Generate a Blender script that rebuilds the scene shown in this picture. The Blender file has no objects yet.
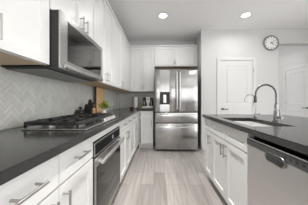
import bpy, bmesh, math, random
from mathutils import Vector, Matrix
S = bpy.context.scene
COL = S.collection
random.seed(4)
PI = math.pi

# ---------------------------------------------------------------- camera, world, lights, exposure
cam_d = bpy.data.cameras.new('camera'); cam = bpy.data.objects.new('camera', cam_d); COL.objects.link(cam)
cam_d.sensor_width = 36.0; cam_d.lens = 18.0; cam_d.clip_start = 0.01
cam_d.shift_y = -1.5 / 308
cam.location = (0, 0, 1.105); cam.rotation_euler = (PI / 2, 0, math.atan(4.5 / 154))
S.camera = cam
S.view_settings.view_transform = 'Standard'; S.view_settings.look = 'None'
S.view_settings.gamma = 1.0; S.view_settings.use_curve_mapping = False
S.view_settings.exposure = 0.26
W = bpy.data.worlds.new('world'); S.world = W; W.use_nodes = True
bg = W.node_tree.nodes['Background']
bg.inputs[0].default_value = (1.0, 1.0, 1.0, 1); bg.inputs[1].default_value = 3.2
CEIL = 2.72
def area(x, y, z, r, watts, beam, colr=(1, 0.975, 0.94)):
    L = bpy.data.lights.new('seen_or_added_lamp', 'AREA'); o = bpy.data.objects.new('seen_or_added_lamp', L); COL.objects.link(o)
    L.energy = watts; L.color = colr
    L.shape = 'DISK'; L.size = r
    L.spread = math.radians(beam)
    o.location = (x, y, z)
    return o
# (x, y, watts, beam): two in view, the rest unseen, added to brighten aisle, room and hall
LAMPS = [(0.085, 2.91, 6, 165), (1.632, 2.934, 5, 165), (0.085, 1.95, 8.5, 95), (0.085, 1.0, 8.5, 88), (0.085, -0.1, 4.5, 88), (1.63, 1.2, 5, 165), (1.63, -0.6, 5.5, 165),
         (0.085, -1.0, 5.5, 165), (3.2, 1.2, 5.5, 165), (3.2, -0.6, 5.5, 165), (3.3, 4.7, 2.2, 150), (1.0, -2.4, 6, 165), (3.0, -2.4, 6, 165)]
for (lx, ly, wt, beam) in LAMPS:
    area(lx, ly, CEIL - 0.012, 0.15, wt, beam)

# ---------------------------------------------------------------- materials
def new_mat(name):
    m = bpy.data.materials.new(name); m.use_nodes = True
    nt = m.node_tree; return m, nt, nt.nodes['Principled BSDF']
def plain(name, c, rough=0.5, metal=0.0, noise=0.0, nscale=20, spec=0.5, stretch=None, bump=0.0):
    m, nt, b = new_mat(name)
    b.inputs['Base Color'].default_value = (*c, 1); b.inputs['Roughness'].default_value = rough
    b.inputs['Metallic'].default_value = metal; b.inputs['Specular IOR Level'].default_value = spec
    if noise or bump:
        tc = nt.nodes.new('ShaderNodeTexCoord'); mp = nt.nodes.new('ShaderNodeMapping')
        nt.links.new(tc.outputs['Object'], mp.inputs['Vector'])
        if stretch: mp.inputs['Scale'].default_value = stretch
        n = nt.nodes.new('ShaderNodeTexNoise'); n.inputs['Scale'].default_value = nscale; n.inputs['Detail'].default_value = 4
        nt.links.new(mp.outputs[0], n.inputs['Vector'])
        if noise:
            r = nt.nodes.new('ShaderNodeMix'); r.data_type = 'RGBA'
            r.inputs['A'].default_value = (*[max(0, v * (1 - noise)) for v in c], 1)
            r.inputs['B'].default_value = (*[min(1, v * (1 + noise)) for v in c], 1)
            nt.links.new(n.outputs['Fac'], r.inputs['Factor']); nt.links.new(r.outputs['Result'], b.inputs['Base Color'])
        if bump:
            bp = nt.nodes.new('ShaderNodeBump'); bp.inputs['Strength'].default_value = bump; bp.inputs['Distance'].default_value = 0.01
            nt.links.new(n.outputs['Fac'], bp.inputs['Height']); nt.links.new(bp.outputs[0], b.inputs['Normal'])
    return m
M = {}
M['wall'] = plain('wall_paint', (0.64, 0.64, 0.636), 0.6, noise=0.015, nscale=6)
M['ceiling'] = plain('ceiling_paint', (0.93, 0.927, 0.92), 0.8, noise=0.015, nscale=8)
M['trim'] = plain('trim_paint', (0.69, 0.69, 0.685), 0.4, noise=0.01, nscale=5)
M['white'] = plain('cabinet_paint', (0.72, 0.72, 0.712), 0.35, noise=0.01, nscale=5)
M['wood'] = plain('birch_underside', (0.68, 0.51, 0.33), 0.5, noise=0.2, nscale=6, stretch=(1, 12, 1))
M['board'] = plain('maple_board', (0.78, 0.50, 0.25), 0.45, noise=0.2, nscale=8, stretch=(1, 8, 1))
M['walnut'] = plain('walnut', (0.06, 0.03, 0.015), 0.45, noise=0.3, nscale=12)
M['tanwood'] = plain('olive_wood', (0.50, 0.30, 0.14), 0.4, noise=0.4, nscale=25)
M['quartz'] = plain('dark_quartz', (0.028, 0.028, 0.027), 0.17, noise=0.25, nscale=60, spec=0.5)
M['steel'] = plain('brushed_steel', (0.52, 0.515, 0.505), 0.26, 1.0, noise=0.06, nscale=30, stretch=(1, 1, 0.02), bump=0.02)
M['fridge_steel'] = plain('fridge_steel', (0.45, 0.445, 0.44), 0.17, 1.0, noise=0.12, nscale=5, stretch=(1, 1, 0.01), bump=1.0)
def brush(m, rough, an, rot):
    nt = m.node_tree; b = nt.nodes['Principled BSDF']; t = nt.nodes.new('ShaderNodeTangent'); t.direction_type = 'RADIAL'; t.axis = 'Z'
    nt.links.new(t.outputs[0], b.inputs['Tangent']); b.inputs['Anisotropic'].default_value = an; b.inputs['Anisotropic Rotation'].default_value = rot; b.inputs['Roughness'].default_value = rough
brush(M['fridge_steel'], 0.20, 0.75, 0.0)
M['bright_steel'] = plain('bright_steel', (0.75, 0.745, 0.735), 0.3, 1.0, noise=0.04, nscale=30)
M['dw_steel'] = plain('satin_steel', (0.70, 0.69, 0.68), 0.38, 1.0, noise=0.05, nscale=20, stretch=(0.05, 0.05, 1), bump=0.02)
M['sink_steel'] = plain('sink_steel', (0.82, 0.815, 0.81), 0.5, 0.5, noise=0.05, nscale=30)
M['rim_grey'] = plain('rim_grey', (0.26, 0.26, 0.26), 0.4, 0.3, noise=0.1, nscale=30)
M['nickel'] = plain('satin_nickel', (0.44, 0.43, 0.415), 0.28, 1.0, noise=0.05, nscale=40)
M['chrome'] = plain('faucet_nickel', (0.30, 0.295, 0.29), 0.2, 1.0, noise=0.05, nscale=40)
M['dark_metal'] = plain('dark_metal', (0.09, 0.09, 0.09), 0.35, 0.8, noise=0.1, nscale=40)
M['black'] = plain('black_plastic', (0.015, 0.015, 0.016), 0.35, noise=0.2, nscale=30)
M['iron'] = plain('cast_iron', (0.012, 0.012, 0.012), 0.35, noise=0.3, nscale=80)
M['charcoal'] = plain('charcoal_panel', (0.07, 0.07, 0.07), 0.3, noise=0.1, nscale=30)
M['glass_black'] = plain('black_glass', (0.20, 0.20, 0.195), 0.04, 1.0, noise=0.02, nscale=5)
M['oven_glass'] = plain('oven_glass', (0.06, 0.06, 0.058), 0.05, 1.0, noise=0.02, nscale=5)
M['matte_black'] = plain('matte_black', (0.012, 0.012, 0.013), 0.5, noise=0.1, nscale=20, spec=0.03)
M['display'] = plain('display_glass', (0.25, 0.26, 0.27), 0.15, noise=0.1, nscale=30)
M['ceramic'] = plain('white_ceramic', (0.85, 0.84, 0.82), 0.25, noise=0.02, nscale=10)
M['paper'] = plain('paper', (0.86, 0.85, 0.82), 0.9, noise=0.04, nscale=40)
M['leaf'] = plain('leaf_green', (0.30, 0.33, 0.05), 0.5, noise=0.5, nscale=30)
M['leaf2'] = plain('leaf_dark', (0.07, 0.12, 0.02), 0.5, noise=0.4, nscale=30)
M['soil'] = plain('soil', (0.04, 0.03, 0.02), 0.9, noise=0.4, nscale=60)
M['red'] = plain('dark_red', (0.12, 0.012, 0.02), 0.35, noise=0.2, nscale=30)
M['violet'] = plain('violet', (0.08, 0.05, 0.16), 0.4, noise=0.2, nscale=30)
M['bottle'] = plain('green_liquid', (0.22, 0.25, 0.06), 0.2, noise=0.2, nscale=20)
M['clock_face'] = plain('clock_face', (0.85, 0.85, 0.84), 0.4, noise=0.01, nscale=10)
def emit(name, c, s):
    m, nt, b = new_mat(name)
    b.inputs['Base Color'].default_value = (*c, 1); b.inputs['Emission Color'].default_value = (*c, 1); b.inputs['Emission Strength'].default_value = s
    return m
M['lamp'] = emit('lamp_lens', (1, 0.97, 0.92), 6.0)

def floor_mat():
    m, nt, b = new_mat('wood_look_tile')
    N, L = nt.nodes, nt.links
    tc = N.new('ShaderNodeTexCoord'); mp = N.new('ShaderNodeMapping'); mp.inputs['Rotation'].default_value = (0, 0, PI / 2); mp.inputs['Location'].default_value = (0.2, 0.07, 0)
    L.new(tc.outputs['Object'], mp.inputs['Vector'])
    br = N.new('ShaderNodeTexBrick'); br.offset = 0.37; br.offset_frequency = 2; br.squash = 1
    br.inputs['Scale'].default_value = 1.0; br.inputs['Brick Width'].default_value = 0.92; br.inputs['Row Height'].default_value = 0.165
    br.inputs['Mortar Size'].default_value = 0.002; br.inputs['Mortar Smooth'].default_value = 0.2
    br.inputs['Color1'].default_value = (0.30, 0.28, 0.265, 1); br.inputs['Color2'].default_value = (0.44, 0.415, 0.395, 1)
    br.inputs['Mortar'].default_value = (0.20, 0.185, 0.175, 1)
    L.new(mp.outputs[0], br.inputs['Vector'])
    mp2 = N.new('ShaderNodeMapping'); mp2.inputs['Scale'].default_value = (14, 0.9, 1); L.new(tc.outputs['Object'], mp2.inputs['Vector'])
    no = N.new('ShaderNodeTexNoise'); no.inputs['Scale'].default_value = 2.2; no.inputs['Detail'].default_value = 6; no.inputs['Distortion'].default_value = 0.6
    L.new(mp2.outputs[0], no.inputs['Vector'])
    cr = N.new('ShaderNodeValToRGB'); cr.color_ramp.elements[0].position = 0.3; cr.color_ramp.elements[1].position = 0.7
    cr.color_ramp.elements[0].color = (0.78, 0.77, 0.76, 1); cr.color_ramp.elements[1].color = (1.1, 1.1, 1.1, 1)
    L.new(no.outputs['Fac'], cr.inputs['Fac'])
    mx = N.new('ShaderNodeMix'); mx.data_type = 'RGBA'; mx.blend_type = 'MULTIPLY'; mx.inputs['Factor'].default_value = 1
    L.new(br.outputs['Color'], mx.inputs['A']); L.new(cr.outputs['Color'], mx.inputs['B'])
    L.new(mx.outputs['Result'], b.inputs['Base Color'])
    b.inputs['Roughness'].default_value = 0.42
    return m
M['floor'] = floor_mat()
def tile_mat():
    m, nt, b = new_mat('glazed_tile'); N, L = nt.nodes, nt.links
    g = N.new('ShaderNodeNewGeometry'); cr = N.new('ShaderNodeValToRGB')
    cr.color_ramp.elements[0].color = (0.60, 0.605, 0.57, 1); cr.color_ramp.elements[1].color = (0.70, 0.705, 0.67, 1)
    L.new(g.outputs['Random Per Island'], cr.inputs['Fac']); L.new(cr.outputs['Color'], b.inputs['Base Color'])
    b.inputs['Roughness'].default_value = 0.16
    return m
M['tile'] = tile_mat()
M['grout'] = plain('grout', (0.72, 0.72, 0.70), 0.8, noise=0.05, nscale=40)

# ---------------------------------------------------------------- mesh helpers
class MB:
    def __init__(s): s.bm = bmesh.new()
    def box(s, x0, y0, z0, x1, y1, z1, bev=0.0, seg=2):
        r = bmesh.ops.create_cube(s.bm, size=1.0); v = r['verts']
        bmesh.ops.scale(s.bm, vec=(abs(x1 - x0), abs(y1 - y0), abs(z1 - z0)), verts=v)
        bmesh.ops.translate(s.bm, vec=((x0 + x1) / 2, (y0 + y1) / 2, (z0 + z1) / 2), verts=v)
        if bev:
            ed = list({e for q in v for e in q.link_edges})
            bmesh.ops.bevel(s.bm, geom=ed, offset=bev, segments=seg, affect='EDGES', profile=0.5)
        return s
    def prism(s, pts, axis, a, b):
        # polygon pts (u, v) extruded along axis from a to b
        def P(u, v, w):
            return {'x': (w, u, v), 'y': (u, w, v), 'z': (u, v, w)}[axis]
        A = [s.bm.verts.new(P(u, v, a)) for u, v in pts]; B = [s.bm.verts.new(P(u, v, b)) for u, v in pts]
        n = len(pts)
        s.bm.faces.new(A[::-1]); s.bm.faces.new(B)
        for i in range(n): s.bm.faces.new((A[i], A[(i + 1) % n], B[(i + 1) % n], B[i]))
        return s
    def ring(s, pts, r, n=8, closed=False):
        P = [Vector(p) for p in pts]; rings = []
        rr = r if isinstance(r, (list, tuple)) else [r] * len(P)
        up = None
        for i, p in enumerate(P):
            if closed: t = P[(i + 1) % len(P)] - P[i - 1]
            else: t = P[min(i + 1, len(P) - 1)] - P[max(i - 1, 0)]
            t.normalize()
            if up is None:
                up = t.orthogonal().normalized()
            up = (up - t * up.dot(t))
            if up.length < 1e-6: up = t.orthogonal()
            up.normalize(); bn = t.cross(up)
            rings.append([s.bm.verts.new(p + (up * math.cos(2 * PI * k / n) + bn * math.sin(2 * PI * k / n)) * rr[i]) for k in range(n)])
        m = len(rings)
        for i in range(m if closed else m - 1):
            a, b = rings[i], rings[(i + 1) % m]
            for k in range(n): s.bm.faces.new((a[k], a[(k + 1) % n], b[(k + 1) % n], b[k]))
        if not closed:
            s.bm.faces.new(rings[0][::-1]); s.bm.faces.new(rings[-1])
        return s
    def cyl(s, p, q, r, r2=None, n=20): return s.ring([p, q], [r, r if r2 is None else r2], n)
    def lathe(s, prof, c=(0, 0, 0), n=24):
        c = Vector(c); rings = []
        for r, z in prof:
            if r < 1e-6: rings.append([s.bm.verts.new(c + Vector((0, 0, z)))])
            else: rings.append([s.bm.verts.new(c + Vector((r * math.cos(2 * PI * k / n), r * math.sin(2 * PI * k / n), z))) for k in range(n)])
        for a, b in zip(rings, rings[1:]):
            for k in range(n):
                k2 = (k + 1) % n
                if len(a) == 1 and len(b) == 1: continue
                if len(a) == 1: s.bm.faces.new((a[0], b[k2], b[k]))
                elif len(b) == 1: s.bm.faces.new((a[k], a[k2], b[0]))
                else: s.bm.faces.new((a[k], a[k2], b[k2], b[k]))
        return s
    def xform(s, mat): bmesh.ops.transform(s.bm, matrix=mat, verts=s.bm.verts); return s
    def build(s, name, mat, parent=None, smooth=False):
        bmesh.ops.recalc_face_normals(s.bm, faces=s.bm.faces)
        me = bpy.data.meshes.new(name); s.bm.to_mesh(me); s.bm.free()
        me.materials.append(M[mat])
        if smooth:
            for p in me.polygons: p.use_smooth = True
            me.set_sharp_from_angle(angle=math.radians(40))
        o = bpy.data.objects.new(name, me); COL.objects.link(o)
        if parent: o.parent = parent
        return o
def thing(name, label, cat, loc=(0, 0, 0), rz=0.0, group=None):
    o = bpy.data.objects.new(name, None); COL.objects.link(o); o.empty_display_size = 0.1
    o.location = loc; o.rotation_euler = (0, 0, rz); o['label'] = label; o['category'] = cat
    if group: o['group'] = group
    return o
def tag(o, label, cat, group=None, kind=None):
    o['label'] = label; o['category'] = cat
    if group: o['group'] = group
    if kind: o['kind'] = kind
    return o
def struct(name, mb, mat, label=None, cat=None):
    o = mb.build(name, mat); o['kind'] = 'structure'
    if label: o['label'] = label; o['category'] = cat
    return o
LF, BK, RT = PI / 2, 0.0, -PI / 2      # facing +X, -Y, -X

# ---------------------------------------------------------------- room shell
XL, YB, YP, XA, XC, XH = -1.05, 4.13, 3.52, 0.97, 2.69, 3.88
YR = -4.5
struct('floor', MB().box(XL - .15, YR - .15, -0.1, XH + .15, 6.0, 0), 'floor', 'pale grey brown wood look plank floor', 'floor')
struct('ceiling', MB().box(XL - .15, YR - .15, CEIL, XH + .15, 6.0, CEIL + .1), 'ceiling', 'pale grey painted flat ceiling', 'ceiling')
struct('wall_left', MB().box(XL - .15, YR, 0, XL, YB + .15, CEIL), 'wall', 'painted wall behind the cooktop run', 'wall')
struct('wall_back', MB().box(XL, YB, 0, XA, YB + .15, CEIL), 'wall', 'painted wall behind the fridge', 'wall')
struct('wall_right', MB().box(XA, YP, 0, XC, YB + .15, CEIL), 'wall', 'white wall block with the closed white door and clock', 'wall')
struct('wall_beam', MB().box(XC, YP, 2.385, XH, YP + .14, CEIL), 'wall', 'white header over the hall opening', 'beam')
wh = MB().box(XH, 1.7, 0, XH + .15, 5.8, CEIL).box(XH, -1.3, 0, XH + .15, -.9, CEIL).box(XH, -.9, 2.3, XH + .15, 1.7, CEIL).box(XH, YR, 0, XH + .15, -3.9, CEIL).box(XH, -3.9, 2.4, XH + .15, -1.3, CEIL)  # out-of-view openings added here to let side light onto the cabinets
struct('wall_hall', wh, 'wall', 'white hall wall with the panel door', 'wall')
struct('wall_far', MB().box(XA, 5.8, 0, XH + .15, 5.95, CEIL), 'wall', 'far wall at the end of the hall', 'wall')
rear = MB()
for (a, b) in ((XL - .15, -0.5), (0.45, 0.9), (1.85, 2.3), (3.25, XH + .15)): rear.box(a, YR - .15, 0, b, YR, CEIL)
for (a, b) in ((-0.5, 0.45), (0.9, 1.85), (2.3, 3.25)): rear.box(a, YR - .15, 0, b, YR, 0.25).box(a, YR - .15, 2.35, b, YR, CEIL)  # rear window openings are invented, to supply daylight and reflections
struct('wall_rear', rear, 'wall', 'wall behind the viewer with three invented tall windows', 'wall')
for k, (a, b) in enumerate(((-0.5, 0.45), (0.9, 1.85), (2.3, 3.25))):
    w = MB().box(a, YR - .1, .25, a + .05, YR - .04, 2.35).box(b - .05, YR - .1, .25, b, YR - .04, 2.35).box(a + .05, YR - .1, .25, b - .05, YR - .04, .30).box(a + .05, YR - .1, 2.30, b - .05, YR - .04, 2.35).box(a + .05, YR - .1, 1.28, b - .05, YR - .04, 1.33)
    struct('window_%d' % (k + 1), w, 'trim', 'white sash frame of an invented opening behind the viewer', 'window')

# ---- interior doors (two-panel) on a wall
def panel_plate(mb, x0, x1, z0, z1, y0, y1, panels, dep=0.008, chamfer=0.02):
    """plate with front at y0 (towards -y); panels = list of (px0,px1,pz0,pz1) sunk by dep with a sloped edge"""
    xs = sorted({x0, x1, *[p[0] for p in panels], *[p[1] for p in panels]}); zs = sorted({z0, z1, *[p[2] for p in panels], *[p[3] for p in panels]})
    bm = mb.bm; V = {}
    def v(x, y, z):
        k = (round(x, 5), round(y, 5), round(z, 5))
        if k not in V: V[k] = bm.verts.new((x, y, z))
        return V[k]
    for a, b in zip(xs, xs[1:]):
        for c, d in zip(zs, zs[1:]):
            if any(p[0] <= a + 1e-6 and b <= p[1] + 1e-6 and p[2] <= c + 1e-6 and d <= p[3] + 1e-6 for p in panels): continue
            bm.faces.new((v(a, y0, c), v(b, y0, c), v(b, y0, d), v(a, y0, d)))
    for (a, b, c, d) in panels:
        h = chamfer; y2 = y0 + dep
        o = [v(a, y0, c), v(b, y0, c), v(b, y0, d), v(a, y0, d)]
        i = [v(a + h, y2, c + h), v(b - h, y2, c + h), v(b - h, y2, d - h), v(a + h, y2, d - h)]
        for k in range(4): bm.faces.new((o[k], o[(k + 1) % 4], i[(k + 1) % 4], i[k]))
        bm.faces.new(i)
    # sides and back as separate sheet verts
    for q in (((x0, y0, z0), (x0, y1, z0), (x0, y1, z1), (x0, y0, z1)), ((x1, y0, z0), (x1, y1, z0), (x1, y1, z1), (x1, y0, z1)),
              ((x0, y0, z0), (x1, y0, z0), (x1, y1, z0), (x0, y1, z0)), ((x0, y0, z1), (x1, y0, z1), (x1, y1, z1), (x0, y1, z1)),
              ((x0, y1, z0), (x1, y1, z0), (x1, y1, z1), (x0, y1, z1))):
        bm.faces.new([bm.verts.new(p) for p in q])
    return mb
def interior_door(n, label, loc, rz, w, lever_right):
    root = thing('door_%d' % n, label, 'door', loc, rz); root['kind'] = 'structure'
    cw = 0.068; ht = 2.015
    c = MB().box(-cw, -.02, 0, 0, 0, ht + cw, .004).box(w, -.02, 0, w + cw, 0, ht + cw, .004).box(0, -.02, ht, w, 0, ht + cw, .004)
    c.build('door_casing', 'trim', root)
    lf = MB(); st = .115
    panel_plate(lf, .004, w - .004, .01, ht - .004, -.008, -.001, [(st, w - st, .22, .82), (st, w - st, 1.03, ht - .12)], .006, .025)
    leaf = lf.build('door_leaf', 'trim', root)
    # raised fields in the panels
    r = MB().box(st + .045, -.009, .265, w - st - .045, -.003, .775, .002, 1).box(st + .045, -.009, 1.075, w - st - .045, -.003, ht - .165, .002, 1)
    r.build('raised_panel', 'trim', leaf)
    hx = (w - .055) if lever_right else .055; d = -1 if lever_right else 1
    h = MB().cyl((hx, -.008, .925), (hx, -.018, .925), .026).cyl((hx, -.018, .925), (hx, -.055, .925), .010).ring([(hx, -.05, .925), (hx + d * .05, -.052, .925), (hx + d * .115, -.05, .922)], .009, 8)
    h.build('door_handle', 'dark_metal', leaf, True)
    ex = -.004 if lever_right else w + .004
    for z in (.25, 1.05, 1.80):
        MB().cyl((ex, -.026, z - .045), (ex, -.026, z + .045), .007, n=8).build('hinge', 'nickel', root)
    return root
interior_door(1, 'closed white two-panel door on the wall below the clock', (1.385, YP, 0), BK, .728, False)
interior_door(2, 'closed white panel door deep in the hall past the opening', (XH, 4.80, 0), RT, .74, True)
struct('baseboard_right', MB().box(XA + .01, YP - .014, 0, 1.315, YP, .12).box(2.2, YP - .014, 0, XC, YP, .12), 'trim', 'white baseboard along the clock wall', 'baseboard')

# ---------------------------------------------------------------- herringbone backsplash
def herring(mb, w, h, front, W_=.032, n=3, g=.0011, th=.004):
    """tiles on plane: u along x, v along z, facing -y at y=front"""
    c45 = math.sqrt(.5)
    def clip(poly):
        for (ax, lim, sg) in ((0, 0, 1), (0, w, -1), (1, 0, 1), (1, h, -1)):
            out = []
            for i in range(len(poly)):
                p, q = poly[i - 1], poly[i]
                dp, dq = (p[ax] - lim) * sg, (q[ax] - lim) * sg
                if (dp >= 0) != (dq >= 0):
                    t = dp / (dp - dq); out.append((p[0] + (q[0] - p[0]) * t, p[1] + (q[1] - p[1]) * t))
                if dq >= 0: out.append(q)
            poly = out
            if len(poly) < 3: return None
        return poly
    R = int((w + h) / W_ * 1.1) + 8
    def put(x0, y0, x1, y1):
        x0, y0, x1, y1 = x0 * W_ + g, y0 * W_ + g, x1 * W_ - g, y1 * W_ - g
        cx, cy = (x0 + x1) / 2, (y0 + y1) / 2
        cu, cv = (cx - cy) * c45, (cx + cy) * c45
        if cu < -.2 or cu > w + .2 or cv < -.2 or cv > h + .2: return
        P = clip([((x - y) * c45, (x + y) * c45) for x, y in ((x0, y0), (x1, y0), (x1, y1), (x0, y1))])
        if not P: return
        A = [mb.bm.verts.new((u, front, v)) for u, v in P]; B = [mb.bm.verts.new((u, front + th, v)) for u, v in P]
        try: mb.bm.faces.new(A)
        except ValueError: return
        for i in range(len(P)):
            mb.bm.faces.new((A[i], B[i], B[(i + 1) % len(P)], A[(i + 1) % len(P)]))
    for i in range(-R, R):
        for m in range(-R // (2 * n) - 2, R // (2 * n) + 2):
            put(i + 2 * n * m, i, i + 2 * n * m + n, i + 1)
            put(i, i - 2 * n + 1 + 2 * n * m, i + 1, i - n + 1 + 2 * n * m)
def splash(name, label, loc, rz, w, h):
    root = thing(name, label, 'backsplash', loc, rz); root['kind'] = 'structure'
    t = MB(); herring(t, w, h, -.009); t.build('wall_tiles', 'tile', root)
    MB().box(0, -.0065, 0, w, -.0005, h).build('wall_grout', 'grout', root)
splash('wall_tile_left', 'grey green herringbone tile backsplash behind the gas cooktop', (XL, .2, .914), LF, YB - .2 - .012, .428)
splash('wall_tile_back', 'grey herringbone tile backsplash behind the paper towels', (XL + .012, YB, .914), BK, .94, .428)

# ---------------------------------------------------------------- cabinets
def handle_bar(root, x0, z0, x1, z1, y=-.02, r=.0058, off=.036):
    """bar pull from (x0,z0) to (x1,z1), standing off the face at y"""
    h = MB(); h.cyl((x0, y - off, z0), (x1, y - off, z1), r, n=10)
    dx, dz = x1 - x0, z1 - z0
    for t in (.13, .87):
        h.cyl((x0 + dx * t, y, z0 + dz * t), (x0 + dx * t, y - off, z0 + dz * t), r * .9, n=8)
    return h.build('handle', 'nickel', root, True)
def shaker(root, name, x0, x1, z0, z1, rail=.058, handle=None):
    mb = MB(); panel_plate(mb, x0 + .0025, x1 - .0025, z0 + .0025, z1 - .0025, -.02, -.001, [(x0 + rail, x1 - rail, z0 + rail, z1 - rail)], .015, .006)
    o = mb.build(name, 'white', root)
    if handle:
        handle_bar(o, *handle)
    return o
ZC = .873     # underside of countertops
def base_cab(label, loc, rz, w, d, fronts, kick=.05, group='white base cabinets', top=False):
    root = thing('base_cabinet', label, 'cabinet', loc, rz, group)
    b = MB(); t = .018
    b.box(.001, 0, .105, t, d, ZC).box(w - t, 0, .105, w - .001, d, ZC).box(t, 0, .105, w - t, d, .123).box(t, d - .012, .123, w - t, d, ZC)
    b.box(t, 0, ZC - .03, w - t, .02, ZC).box(t, .0, .69, w - t, .018, .725)
    if top: b.box(t, .02, ZC - .018, w - t, d - .012, ZC)
    b.build('carcass', 'white', root)
    MB().box(.001, kick, 0, w - .001, kick + .015, .104).build('toe_kick', 'white', root)
    for f in fronts: shaker(root, *f[:5], handle=f[5] if len(f) > 5 else None, rail=.05 if f[0] == 'drawer' else .058)
    return root
DZ = (.712, .866)       # drawer heights
BZ = (.112, .706)       # door heights
HL = .14
def drawer(x0, x1, hl=HL, handle=True):
    c = (x0 + x1) / 2; z = (DZ[0] + DZ[1]) / 2 + .005
    return ('drawer', x0, x1, *DZ, (c - hl / 2, z, c + hl / 2, z) if handle else None)
def bdoor(x0, x1, hx):
    return ('door', x0, x1, *BZ, (hx, .555, hx, .675))
XF = -.48               # carcass front of the cooktop run
D1 = XF - XL - .002
base_cab('white base cabinet of two drawers over two doors, nearest along the cooktop run', (XF, .33, 0), LF, .738, D1,
         [drawer(.001, .369, .132), drawer(.369, .738, .135), bdoor(.001, .369, .312), bdoor(.369, .738, .398)])
base_cab('white base cabinet with paired doors just beyond the built-in oven', (XF, 1.84, 0), LF, .738, D1,
         [drawer(0, .369, .11), drawer(.369, .738, .11), bdoor(0, .369, .329), bdoor(.369, .738, .409)])
base_cab('narrow white base cabinet with one door, last before the kitchen corner', (XF, 2.58, 0), LF, .449, D1,
         [drawer(0, .449, .12), bdoor(0, .449, .405)])
# blank corner unit
cr = thing('corner_cabinet', 'blank white corner base unit where the two counters meet', 'cabinet', (XF, 3.031, 0), LF, 'white base cabinets')
MB().box(0, -.018, .105, .52, D1, ZC).box(.52, .0, .105, 1.085, D1, ZC).build('carcass', 'white', cr)
MB().box(0, .05, 0, .57, .065, .104).build('toe_kick', 'white', cr)
base_cab('white base cabinet with one drawer and one door between corner and fridge', (XF + .021, 3.552, 0), BK, .335, YB - 3.552 - .002,
         [('drawer', .045, .335, *DZ), ('door', .045, .335, *BZ, (.30, .56, .30, .68))])

def upper_cab(label, loc, rz, w, d, z0, z1, doors, group='white wall cabinets', under='wood', crown=True):
    root = thing('wall_cabinet', label, 'cabinet', loc, rz, group)
    MB().box(.001, 0, z0 + .012, w - .001, d, z1).build('carcass', 'white', root)
    MB().box(.014, .014, z0 + .001, w - .014, d - .004, z0 + .0115).build('bottom_panel', under, root)
    MB().box(.001, 0, z0, w - .001, .0135, z0 + .0115).build('bottom_rail', 'white', root)
    for f in doors: shaker(root, *f[:5], handle=f[5] if len(f) > 5 else None)
    return root
XU = -.725; DU = XU - XL - .002
Z0, Z1 = 1.336, 2.44
UD = (Z0 + .001, Z1 - .004)
def udoor(x0, x1, hx, z0=None, hl=.11):
    a = UD[0] if z0 is None else z0
    return ('door', x0, x1, a, UD[1], (hx, a + .03, hx, a + .03 + hl))
upper_cab('tall white wall cabinet nearest the viewer, left of the microwave', (XU, .282, 0), LF, .696, DU, Z0, Z1, [udoor(0, .318, .28), udoor(.318, .696, .352)])
upper_cab('short white wall cabinet with two doors directly over the microwave', (XU, .98, 0), LF, .758, DU, 1.705, Z1, [udoor(0, .42, .386, 1.708, .125), udoor(.42, .758, .464, 1.708, .125)])
upper_cab('tall white wall cabinet with two doors just past the microwave', (XU, 1.74, 0), LF, .648, DU, Z0, Z1, [udoor(0, .324, .28), udoor(.324, .648, .368)])
upper_cab('tall white single door wall cabinet between the paired doors and the corner', (XU, 2.39, 0), LF, .558, DU, Z0, Z1, [udoor(0, .558, .51)])
cu = thing('corner_wall_cabinet', 'blank white wall cabinet filling the upper corner', 'cabinet', (XU, 2.95, 0), LF, 'white wall cabinets')
MB().box(0, -.018, Z0 + .012, .826, DU, Z1).box(.826, 0, Z0 + .012, 1.178, DU, Z1).box(.83, -.04, Z0 + .012, .848, -.001, Z1).build('carcass', 'white', cu)
MB().box(0, .0, Z0 + .001, 1.17, DU - .005, Z0 + .0115).build('bottom_panel', 'wood', cu)
YU = 3.80; DB = YB - YU - .002
upper_cab('white wall cabinet with paired doors above the paper towels', (XU + .043, YU, 0), BK, .584, DB, Z0, Z1, [('door', 0, .29, *UD, (.258, 1.38, .258, 1.50)), ('door', .29, .584, *UD, (.322, 1.38, .322, 1.50))])
upper_cab('wide short white cabinet above the steel fridge', (-.096, YU, 0), BK, 1.053, DB, 1.955, Z1, [('door', 0, .494, 1.97, UD[1], (.475, 2.0, .475, 2.09)), ('door', .494, 1.0, 1.97, UD[1], (.513, 2.0, .513, 2.09)), ('filler_strip', 1.0, 1.053, 1.97, UD[1])][:2])
tag(MB().box(.906, YU - .02, 1.957, .956, YU - .001, Z1 - .004, .002).build('filler_strip', 'white'), 'narrow white filler strip beside the cabinet above the fridge', 'filler strip')
# cabinet top moulding
struct('trim_1', MB().box(XU - .0, .17, Z1 + .002, XU + .03, 3.80, Z1 + .04).box(XU, 3.775, Z1 + .002, .956, 3.80 + .01, Z1 + .04), 'white', 'thin white moulding along the cabinet tops', 'trim')

# ---------------------------------------------------------------- countertops
ct = MB(); ZT = .912
ct.prism([(XL + .0105, .30), (-.43, .30), (-.43, 3.53), (-.108, 3.53), (-.108, YB - .0105), (XL + .0105, YB - .0105)], 'z', ZC + .001, ZT)
bmesh.ops.bevel(ct.bm, geom=[e for e in ct.bm.edges if all(abs(v.co.z - ZT) < 1e-4 for v in e.verts)], offset=.003, segments=2, affect='EDGES')
tag(ct.build('countertop', 'quartz'), 'L-shaped dark grey stone worktop under the cooktop', 'countertop')

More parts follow.
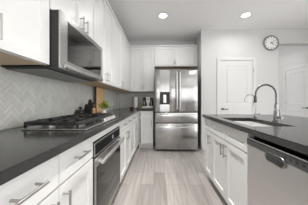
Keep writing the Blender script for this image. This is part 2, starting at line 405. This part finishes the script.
# ---------------------------------------------------------------- cooktop
ck = thing('gas_cooktop', 'steel gas cooktop with black cast iron grates set in the worktop', 'cooktop', (-.468, .985, ZT), LF)
CD = .44
cp = MB().box(0, 0, .001, .76, CD, .011, .004); cp.build('pan', 'steel', ck)
burn = [(.14, .135, .040), (.14, .335, .034), (.38, .24, .050), (.62, .135, .034), (.62, .335, .040)]
for (bx, by, br) in burn:
    b = MB().lathe([(0, .012), (br * 1.45, .012), (br * 1.4, .017), (br * 1.05, .021), (br, .026), (0, .026)], (bx, by, 0)).build('burner', 'nickel', ck, True)
    MB().lathe([(0, .0265), (br * .92, .0265), (br * .9, .032), (br * .8, .034), (0, .035)], (bx, by, 0)).build('burner_cap', 'iron', b, True)
for k in range(3):
    x0 = .012 + k * .247; x1 = x0 + .242; g = MB(); y0, y1 = .062, CD - .012
    zt, zb = .058, .030
    for (a, b, c, d) in ((x0, y0, x1, y0 + .012), (x0, y1 - .012, x1, y1), (x0, y0 + .012, x0 + .012, y1 - .012), (x1 - .012, y0 + .012, x1, y1 - .012)): g.box(a, b, zb, c, d, zt - .004, .002, 1)
    xc = (x0 + x1) / 2
    for yy in ([.135, .335] if k != 1 else [.24]):
        for (a, b, c, d) in ((x0, yy - .008, xc - .020, yy + .008), (xc + .020, yy - .008, x1, yy + .008), (xc - .008, max(y0, yy - .10), xc + .008, yy - .020), (xc - .008, yy + .020, xc + .008, min(y1, yy + .10))):
            g.box(a, b, zb + .002, c, d, zt, .002, 1)
    if k != 1: g.box(x0, .229, zb, x1, .241, zt - .002, .002, 1)
    for (a, b) in ((x0, y0), (x1 - .014, y0), (x0, y1 - .014), (x1 - .014, y1 - .014)): g.box(a, b, .0115, a + .014, b + .014, zb + .003)
    g.build('grate', 'iron', ck)
for k in range(5):
    x = .42 + k * .072
    kn = MB().lathe([(0, .012), (.021, .012), (.020, .017), (.017, .019), (.0155, .036), (.013, .038), (0, .038)], (x, .030, 0), 18); o = kn.build('knob', 'nickel', ck, True)
    MB().box(x - .002, .016, .0375, x + .002, .030, .040).build('pointer', 'black', o)

# ---------------------------------------------------------------- built-in oven
ov = thing('built_in_oven', 'stainless built-in oven with black glass door under the cooktop', 'oven', (XF, 1.071, 0), LF)
MB().box(.012, .0, .155, .748, .54, .805).box(.004, -.010, .108, .756, -.0005, .812).build('oven_body', 'matte_black', ov)
MB().box(.001, -.018, .815, .759, 0, .868).build('top_panel', 'white', ov)
MB().box(.001, .05, 0, .759, .065, .104).build('toe_kick', 'white', ov)
MB().box(.018, -.016, .108, .742, 0, .155, .002).build('bottom_trim', 'steel', ov)
fr = MB().box(.018, -.022, .698, .742, 0, .800, .003); fr.build('control_frame', 'steel', ov)
cpn = MB().box(.04, -.0245, .712, .715, -.0215, .787).build('control_panel', 'matte_black', ov)
MB().box(.43, -.0255, .730, .475, -.0240, .772).build('display', 'display', cpn)
dr = MB().box(.018, -.028, .160, .742, 0, .690, .004).build('oven_door', 'steel', ov)
MB().box(.045, -.0305, .175, .722, -.0275, .620).build('door_glass', 'oven_glass', dr)
hb = MB().box(.03, -.084, .648, .73, -.062, .678, .008)
for x in (.06, .675): hb.box(x, -.064, .652, x + .025, -.027, .674, .003)
hb.build('door_handle', 'bright_steel', dr, True)

# ---------------------------------------------------------------- over-the-range microwave
mw = thing('microwave', 'stainless over-the-range microwave with dark mirror-like glass door', 'microwave', (XU + .001, .982, 1.322), LF)
MB().box(.001, -.0755, .006, .753, DU - .012, .378).build('case', 'black', mw)
MB().box(.02, .02, -.004, .735, .30, .0055).build('grease_filter', 'charcoal', mw)
dm = MB(); panel_plate(dm, .0, .754, .0, .379, -.086, -.076, [(.080, .722, .06, .340)], .004, .003)
dor = dm.build('microwave_door', 'steel', mw)
MB().box(.084, -.0830, .064, .718, -.0805, .336).build('door_window', 'glass_black', dor)
MB().box(.03, -.104, .004, .735, -.0865, .032, .006).build('grip_rail', 'steel', dor, True)
MB().box(.727, -.0868, .14, .742, -.0855, .24).build('touch_keys', 'charcoal', dor)

# ---------------------------------------------------------------- refrigerator
fg = thing('refrigerator', 'tall stainless four-door refrigerator with a dispenser in the alcove', 'refrigerator', (-.075, 3.35, 0), BK)
FW = .928
MB().box(.004, .085, .03, FW - .004, .74, 1.765, .006).build('case', 'matte_black', fg)
MB().box(.03, .06, .012, FW - .03, .10, .055).build('base_grille', 'black', fg)
for x in (.05, FW - .05):
    for y in (.12, .69): MB().cyl((x, y, 0), (x, y, .031), .018, n=10).build('foot', 'black', fg)
def fdoor(name, x0, x1, z0, z1, cut=None):
    mb = MB()
    if cut is None: mb.box(x0, 0, z0, x1, .078, z1, .012, 3)
    else:
        a, b, c, d = cut
        mb.box(x0, 0, z0, a, .078, z1, .006, 2).box(b, 0, z0, x1, .078, z1, .006, 2).box(a, 0.0004, z0, b, .078, c, .001, 1).box(a, 0.0004, d, b, .078, z1, .001, 1).box(a, .06, c, b, .078, d)
    return mb.build(name, 'fridge_steel', fg, True)
mid = .505
dl = fdoor('fridge_door', .004, mid - .003, .870, 1.785, (.105, .315, 1.03, 1.30))
dr_ = fdoor('fridge_door', mid + .003, FW - .004, .870, 1.785)
d3 = fdoor('middle_drawer', .004, FW - .004, .632, .855)
d4 = fdoor('freezer_drawer', .004, FW - .004, .048, .617)
dp = MB().box(.105, .005, 1.26, .315, .06, 1.30, .002, 1).box(.105, .003, 1.03, .115, .06, 1.26).box(.305, .003, 1.03, .315, .06, 1.26).box(.115, .055, 1.04, .305, .0595, 1.26).box(.115, .004, 1.03, .305, .06, 1.04)
dp.build('dispenser_recess', 'black', dl)
MB().box(.175, .02, 1.06, .245, .05, 1.245, .008).build('dispenser_paddle', 'steel', dl)
for (d, x) in ((dl, mid - .035), (dr_, mid + .035)):
    h = MB().ring([(x, -.045, .93), (x, -.062, 1.02), (x, -.066, 1.33), (x, -.062, 1.64), (x, -.045, 1.73)], .013, 10)
    for z in (.95, 1.71): h.cyl((x, -.05, z), (x, .004, z), .011, n=10)
    h.build('door_handle', 'bright_steel', d, True)
for (d, z) in ((d3, .785), (d4, .545)):
    h = MB().ring([(.10, -.045, z), (.2, -.064, z), (.466, -.068, z), (.733, -.064, z), (.833, -.045, z)], .013, 10)
    for x in (.12, .813): h.cyl((x, -.05, z), (x, .004, z), .011, n=10)
    h.build('drawer_handle', 'bright_steel', d, True)
MB().box(.02, .03, 1.787, .10, .10, 1.80, .003).build('hinge_cover', 'charcoal', fg)
MB().box(FW - .10, .03, 1.787, FW - .02, .10, 1.80, .003).build('hinge_cover', 'charcoal', fg)

# ---------------------------------------------------------------- island
XI = .685; DI = .60
base_cab('slim white island cabinet with one door at the fridge end', (XI, 2.242, 0), RT, .303, DI,
         [('drawer', 0, .303, *DZ), ('door', 0, .303, *BZ, (.262, .555, .262, .675))], .075, 'white island cabinets')
base_cab('wide white island cabinet with paired doors under the sink', (XI, 1.937, 0), RT, .771, DI,
         [('drawer', 0, .386, *DZ), ('drawer', .386, .771, *DZ), ('door', 0, .386, *BZ, (.352, .555, .352, .675)), ('door', .386, .771, *BZ, (.42, .555, .42, .675))], .075, 'white island cabinets')
tag(MB().box(XI, .515, 0, XI + .60, .553, ZC).build('end_panel', 'white'), 'white island end panel beside the dishwasher', 'panel')
tag(MB().box(XI + .605, .515, 0, XI + .625, 2.242, ZC).build('back_panel', 'white'), 'white back panel of the sink island on the hall side', 'panel')
SX0, SX1, SY0, SY1 = .715, 1.05, 1.195, 1.80
IX0, IX1, IY0, IY1 = .635, 1.75, .48, 2.255
it = MB()
def ring_top(mb, outer, inner, z0, z1):
    bm = mb.bm
    def L(pts, z): return [bm.verts.new((x, y, z)) for x, y in pts]
    ot, it_, ob, ib = L(outer, z1), L(inner, z1), L(outer, z0), L(inner, z0)
    n = 4
    for k in range(n):
        j = (k + 1) % n
        bm.faces.new((ot[k], ot[j], it_[j], it_[k])); bm.faces.new((ob[k], ob[j], ib[j], ib[k]))
        bm.faces.new((ot[k], ot[j], ob[j], ob[k])); bm.faces.new((it_[k], it_[j], ib[j], ib[k]))
    ed = [e for e in bm.edges if all(v in ot for v in e.verts)]
    bmesh.ops.bevel(bm, geom=ed, offset=.003, segments=2, affect='EDGES')
ring_top(it, [(IX0, IY0), (IX1, IY0), (IX1, IY1), (IX0, IY1)], [(SX0, SY0), (SX1, SY0), (SX1, SY1), (SX0, SY1)], ZC + .001, ZT)
tag(it.build('island_countertop', 'quartz'), 'dark grey stone island top with a sink cut-out', 'countertop')
sk = thing('sink', 'undermount stainless double-bowl sink in the island top', 'sink', (0, 0, 0))
a, b, c, d, zb = SX0 + .002, SX1 - .002, SY0 + .002, SY1 - .002, .735
sm = MB(); t = .004; ym = 1.49
sm.box(a - t, c - t, zb - t, b + t, d + t, zb).box(a - t, c - t, zb, a, d + t, ZC - .001).box(b, c - t, zb, b + t, d + t, ZC - .001).box(a, c - t, zb, b, c, ZC - .001).box(a, d, zb, b, d + t, ZC - .001)
sm.build('basin', 'sink_steel', sk)
MB().box(a, ym - .012, zb, b, ym + .012, ZC - .025, .006).build('divider', 'sink_steel', sk)
for y in ((c + ym) / 2, (d + ym) / 2): MB().lathe([(0, .001), (.03, .001), (.042, .003), (.045, .0005)], ((a + b) / 2, y, zb)).build('drain', 'dark_metal', sk, True)

# dishwasher
dw = thing('dishwasher', 'stainless dishwasher with dark control strip at the island', 'dishwasher', (XI, 1.161, 0), RT)
MB().box(.006, .02, .10, .594, .57, .862).build('tub', 'matte_black', dw)
MB().box(.003, -.03, .115, .597, -.001, .788, .004).build('door_panel', 'dw_steel', dw)
cs = MB().box(.003, -.034, .790, .597, -.001, .830, .003).build('control_strip', 'charcoal', dw)
MB().box(.003, -.030, .831, .597, -.001, .841, .002).build('top_edge', 'steel', dw)
for k in range(6):
    MB().box(.34 + k * .035, -.0352, .808, .355 + k * .035, -.0338, .820).build('button', 'black', cs)
px = .278; pz = .777; hw = .072; rr = .026
pts = []
for k in range(13):
    an = -PI / 2 + PI * k / 12; pts.append((px + hw - rr + rr * math.cos(an), pz + rr * math.sin(an)))
for k in range(13):
    an = PI / 2 + PI * k / 12; pts.append((px - hw + rr + rr * math.cos(an), pz + rr * math.sin(an)))
hp = MB().prism(pts, 'y', -.0355, -.0300).build('pocket_handle', 'charcoal', dw)  # raised dark plate; the shade inside the scoop is put into its colour
MB().ring([(x, -.036, z) for x, z in pts], .0035, 8, True).build('handle_rim', 'chrome', hp, True)
MB().prism([(px + (x - px) * .8, pz - .006 + (z - pz) * .55) for x, z in pts], 'y', -.039, -.0358).build('pocket_shade', 'dark_metal', hp)  # smaller dark slab, colour standing in for shade deeper in the scoop
MB().box(.003, .05, 0, .597, .065, .10).build('toe_panel', 'black', dw)

# ---------------------------------------------------------------- faucets
fa = thing('kitchen_faucet', 'tall spring-neck kitchen faucet with side lever behind the sink', 'faucet', (1.13, 1.514, ZT))
MB().lathe([(0, .001), (.030, .001), (.030, .006), (.024, .010), (.0205, .014), (.0195, .10), (.017, .104), (.0145, .107), (.0145, .16), (0, .162)]).build('base_column', 'chrome', fa, True)
R_ = .097; ztop = .252
neck = [(0, 0, .155), (0, 0, .20), (0, 0, ztop)] + [(-R_ + R_ * math.cos(PI * k / 16), 0, ztop + R_ * math.sin(PI * k / 16)) for k in range(1, 17)] + [(-2 * R_ - .002, 0, .235)]
MB().ring(neck, .0062, 10).build('neck', 'dark_metal', fa, True)
# spring coil around the neck
cum = [0]
for p, q in zip(neck, neck[1:]): cum.append(cum[-1] + (Vector(q) - Vector(p)).length)
def at_len(s):
    for i in range(len(neck) - 1):
        if s <= cum[i + 1] + 1e-9:
            f = (s - cum[i]) / (cum[i + 1] - cum[i]); p, q = Vector(neck[i]), Vector(neck[i + 1])
            return p.lerp(q, f), (q - p).normalized()
    return Vector(neck[-1]), (Vector(neck[-1]) - Vector(neck[-2])).normalized()
coil = []; turns = 34; NS = turns * 8
for k in range(NS + 1):
    p, tg = at_len(cum[-1] * k / NS); yv = Vector((0, 1, 0)); nv = tg.cross(yv); an = 2 * PI * turns * k / NS
    coil.append(p + (yv * math.cos(an) + nv * math.sin(an)) * .0088)
MB().ring(coil, .0024, 5).build('spring_coil', 'chrome', fa, True)
MB().lathe([(0, .178), (.012, .178), (.0135, .184), (.013, .215), (.011, .238), (.009, .243), (0, .243)], (-2 * R_ - .002, 0, 0)).build('spray_head', 'dark_metal', fa, True)
lv = MB().cyl((0, -.012, .036), (0, -.075, .036), .0125, n=14).cyl((0, -.062, .036), (0, -.066, .036), .015, n=14)
o = lv.build('valve_body', 'chrome', fa, True)
MB().ring([(0, -.055, .045), (.0, -.052, .07), (.0, -.045, .115)], [.0065, .006, .005], 8).build('lever', 'chrome', o, True)
f2 = thing('water_faucet', 'small thin gooseneck drinking water faucet beside the spring faucet', 'faucet', (1.13, 1.83, ZT))
MB().lathe([(0, .001), (.020, .001), (.020, .006), (.012, .012), (.011, .05), (.008, .055), (0, .056)]).build('base', 'chrome', f2, True)
r2 = .062
MB().ring([(0, 0, .05), (0, 0, .205)] + [(-r2 + r2 * math.cos(PI * k / 12), 0, .205 + r2 * math.sin(PI * k / 12)) for k in range(1, 13)] + [(-2 * r2, 0, .185)], .0048, 8).build('spout', 'chrome', f2, True)
MB().ring([(.0, 0, .035), (.03, -.005, .04), (.05, -.008, .046)], .005, 8).build('lever', 'dark_metal', f2, True)
sc_ = thing('sponge_caddy', 'small dark grey caddy on the island top near the picture edge', 'caddy', (1.20, 1.22, ZT))
MB().lathe([(0, .001), (.030, .001), (.033, .01), (.033, .055), (.029, .055), (.029, .012), (0, .012)], n=20).build('cup', 'charcoal', sc_, True)
MB().box(-.017, -.010, .013, .017, .010, .068, .004).build('sponge', 'display', sc_)

# ---------------------------------------------------------------- things on the cooktop-side worktop
cb = thing('cutting_board', 'tall wooden cutting board with dark edge leaning on the tiled wall', 'cutting board', (-1.034, 2.40, ZT), LF)
MB().box(.034, -.045, .004, .34, -.023, .418, .004).build('board', 'board', cb)
MB().box(.0, -.046, .002, .033, -.022, .418, .004).build('edge_strip', 'walnut', cb)
kb = thing('knife_block', 'black knife block full of dark handled knives beside the plant', 'knife block', (-.915, 2.01, ZT), LF)
MB().prism([(-.075, .001), (.045, .001), (.062, .115), (-.03, .155)], 'x', -.045, .045).xform(Matrix.Rotation(PI, 4, 'Z')).build('block', 'black', kb)
for i, (x, y, h) in enumerate(((-.028, .008, .085), (0, .008, .09), (.028, .008, .08), (-.018, -.028, .06), (.018, -.028, .06))):
    b0 = Vector((x, y, .128 if y > 0 else .118)); dv = Vector((0, -.30, .95)).normalized()
    MB().ring([b0, b0 + dv * h * .5, b0 + dv * h], [.009, .0085, .011], 8).build('knife_handle', 'black', kb, True)
sg = thing('sugar_pot', 'squat black lidded pot with round knob next to the knife block', 'pot', (-.978, 1.90, ZT))
MB().lathe([(0, .001), (.046, .001), (.050, .01), (.050, .065), (.046, .07), (0, .07)]).build('pot', 'black', sg, True)
MB().lathe([(.047, .071), (.045, .080), (.015, .086), (.008, .09), (.015, .10), (.016, .112), (.009, .12), (0, .122)]).build('lid', 'black', sg, True)
pm = thing('pepper_mill', 'turned wooden pepper mill between the knife block and plant', 'pepper mill', (-.838, 1.97, ZT))
MB().lathe([(0, .001), (.027, .001), (.028, .012), (.020, .035), (.023, .07), (.025, .085), (.017, .10), (.016, .104), (0, .104)]).build('mill_body', 'tanwood', pm, True)
MB().lathe([(0, .105), (.018, .105), (.024, .12), (.022, .138), (.012, .148), (.006, .152), (.009, .160), (0, .166)]).build('mill_cap', 'walnut', pm, True)
pp = thing('potted_plant', 'small green leafy plant in a white pot past the cooktop', 'potted plant', (-.72, 2.01, ZT))
MB().lathe([(0, .001), (.026, .001), (.028, .004), (.034, .072), (.035, .075), (.031, .075), (.030, .066), (0, .066)]).build('pot', 'ceramic', pp, True)
MB().lathe([(0, .0665), (.0298, .0665)]).build('soil', 'soil', pp)
for nm, mt, cnt in (('foliage', 'leaf', 80), ('inner_foliage', 'leaf2', 45)):
    f = MB()
    for k in range(cnt):
        an = random.uniform(0, 2 * PI); el = random.uniform(-.1, 1.45); rad = random.uniform(.025, .085) * (1.0 if nm == 'foliage' else .75)
        c = Vector((math.cos(an) * math.cos(el) * rad, math.sin(an) * math.cos(el) * rad, .105 + math.sin(el) * rad * 1.15))
        dv = (c - Vector((0, 0, .085))).normalized(); sd = dv.cross(Vector((random.uniform(-1, 1), random.uniform(-1, 1), random.uniform(-1, 1)))).normalized(); nn = dv.cross(sd)
        l, w = random.uniform(.024, .04), random.uniform(.008, .013)
        P = [c - dv * l / 2, c + sd * w + nn * .003, c + dv * l / 2, c - sd * w + nn * .003]
        f.bm.faces.new([f.bm.verts.new(p) for p in P])
    for k in range(7):
        an = k * .9; f.ring([(0, 0, .067), (.012 * math.cos(an), .012 * math.sin(an), .09), (.035 * math.cos(an), .035 * math.sin(an), .125)], .0015, 4)
    f.build(nm, mt, pp)
ol = thing('outlet', 'white wall outlet on the tiles above the worktop near the corner', 'outlet', (XL + .0105, 3.44, 1.05), LF)
MB().box(-.037, -.006, -.06, .037, 0, .06, .003).build('cover_plate', 'ceramic', ol)
for z in (-.022, .022): MB().box(-.013, -.0075, z - .014, .013, -.0055, z + .014, .002).build('socket', 'trim', ol)

# ---------------------------------------------------------------- things on the back worktop
pt = thing('paper_towel_holder', 'upright dark holder with a white paper towel roll in the corner', 'paper towel holder', (-.575, 3.90, ZT))
MB().lathe([(0, .001), (.075, .001), (.076, .008), (.070, .012), (0, .012)]).build('base', 'dark_metal', pt, True)
MB().cyl((0, 0, .012), (0, 0, .325), .006, n=10).lathe([(0, .322), (.012, .326), (.012, .338), (0, .345)]).build('post', 'dark_metal', pt, True)
MB().lathe([(.018, .014), (.048, .014), (.049, .02), (.049, .288), (.048, .294), (.018, .294), (.018, .014)]).build('paper_roll', 'paper', pt, True)
for sx in (-.095, .088):
    MB().ring([(sx * .75, 0, .008), (sx * .85, 0, .03), (sx * .85, 0, .27), (sx * .75, 0, .30)], .005, 8).build('side_arm', 'dark_metal', pt, True)
cm = thing('coffee_maker', 'black coffee maker with a pale centre column and base beside the fridge', 'coffee maker', (-.255, 3.80, ZT))
MB().box(-.145, -.10, .001, .145, .13, .014, .005).build('foot_plate', 'black', cm)
MB().box(-.14, -.105, .015, .14, .125, .065, .02, 3).build('base_tray', 'ceramic', cm, True)
MB().box(-.125, -.01, .066, .125, .12, .285, .02, 3).build('body', 'black', cm, True)
MB().box(-.045, -.075, .14, .045, -.011, .29, .015, 3).box(-.032, -.03, .066, .032, -.011, .139).build('center_column', 'ceramic', cm, True)
MB().cyl((0, -.0755, .235), (0, -.082, .235), .014, n=14).build('dial', 'black', cm)
for sx in (-.088, .088): MB().lathe([(0, .067), (.033, .067), (.036, .08), (.036, .19), (.03, .205), (0, .206)], (sx, -.05, 0), 18).build('canister', 'glass_black', cm, True)
rb = thing('red_bowl', 'small dark red bowl on the worktop near the inner corner', 'bowl', (-.60, 3.42, ZT))
MB().lathe([(0, .001), (.025, .001), (.028, .006), (.052, .045), (.055, .052), (.051, .051), (.026, .012), (0, .010)]).build('bowl', 'red', rb, True)
vj = thing('violet_jar', 'small violet jar on the worktop in front of the paper towels', 'jar', (-.475, 3.46, ZT))
MB().lathe([(0, .001), (.024, .001), (.027, .006), (.027, .032), (.022, .037), (0, .037)]).build('jar_body', 'violet', vj, True)
MB().lathe([(0, .038), (.023, .038), (.023, .047), (.021, .049), (0, .049)]).build('lid', 'dark_metal', vj, True)
gb = thing('soap_bottle', 'yellow green bottle between paper towels and coffee maker', 'bottle', (-.462, 3.80, ZT))
MB().lathe([(0, .001), (.027, .001), (.03, .008), (.03, .085), (.022, .105), (.011, .118), (.011, .126), (0, .126)]).build('bottle_body', 'bottle', gb, True)
MB().lathe([(0, .127), (.013, .127), (.013, .145), (.006, .15), (.006, .16), (0, .16)]).build('cap', 'black', gb, True)

# ---------------------------------------------------------------- wall clock
ckx = thing('wall_clock', 'round wall clock with grey rim and white face high on the wall', 'clock', (2.503, YP, 2.398), BK)
RC = .168
rim = MB().ring([((RC - .012) * math.cos(2 * PI * k / 48), -.022, (RC - .012) * math.sin(2 * PI * k / 48)) for k in range(48)], .016, 10, True)
rim.build('rim', 'rim_grey', ckx, True)
MB().cyl((0, -.001, 0), (0, -.022, 0), RC - .012, n=48).build('dial', 'clock_face', ckx)
for k in range(12):
    tk = MB(); an = PI / 2 - k * PI / 6; r0, r1 = (.108, .136); wd = .0065 if k % 3 == 0 else .005
    d_ = Vector((math.cos(an), 0, math.sin(an))); s_ = Vector((-math.sin(an), 0, math.cos(an)))
    P = [d_ * r0 - s_ * wd, d_ * r1 - s_ * wd, d_ * r1 + s_ * wd, d_ * r0 + s_ * wd]
    tk.prism([(p.x, p.z) for p in P], 'y', -.0245, -.0215).build('hour_mark', 'black', ckx)
def hand(nm, deg, ln, wd, y):
    an = PI / 2 - math.radians(deg); d_ = Vector((math.cos(an), math.sin(an))); s_ = Vector((-d_.y, d_.x))
    P = [d_ * -.02 - s_ * wd, d_ * ln - s_ * wd * .5, d_ * ln + s_ * wd * .5, d_ * -.02 + s_ * wd]
    MB().prism([(p.x, p.y) for p in P], 'y', y - .002, y).build(nm, 'black', ckx)
hand('minute_hand', 62, .115, .005, -.027); hand('hour_hand', 125, .078, .007, -.025)
MB().cyl((0, -.022, 0), (0, -.031, 0), .008, n=12).build('hub', 'black', ckx)

# ---------------------------------------------------------------- recessed lights
LL = ['recessed ceiling light over the aisle in front of the fridge', 'recessed ceiling light in front of the clock wall']
for i, (lx, ly, _w, _b) in enumerate(LAMPS[:2]):
    r = thing('recessed_light', LL[i], 'ceiling light', (lx, ly, CEIL), 0, 'recessed ceiling lights')
    MB().lathe([(.075, -.001), (.098, -.001), (.098, -.005), (.078, -.010), (.075, -.008), (.075, -.001)]).build('trim_ring', 'trim', r, True)
    MB().lathe([(0, -.002), (.074, -.002), (.074, -.005), (0, -.006)]).build('lens', 'lamp', r, True)
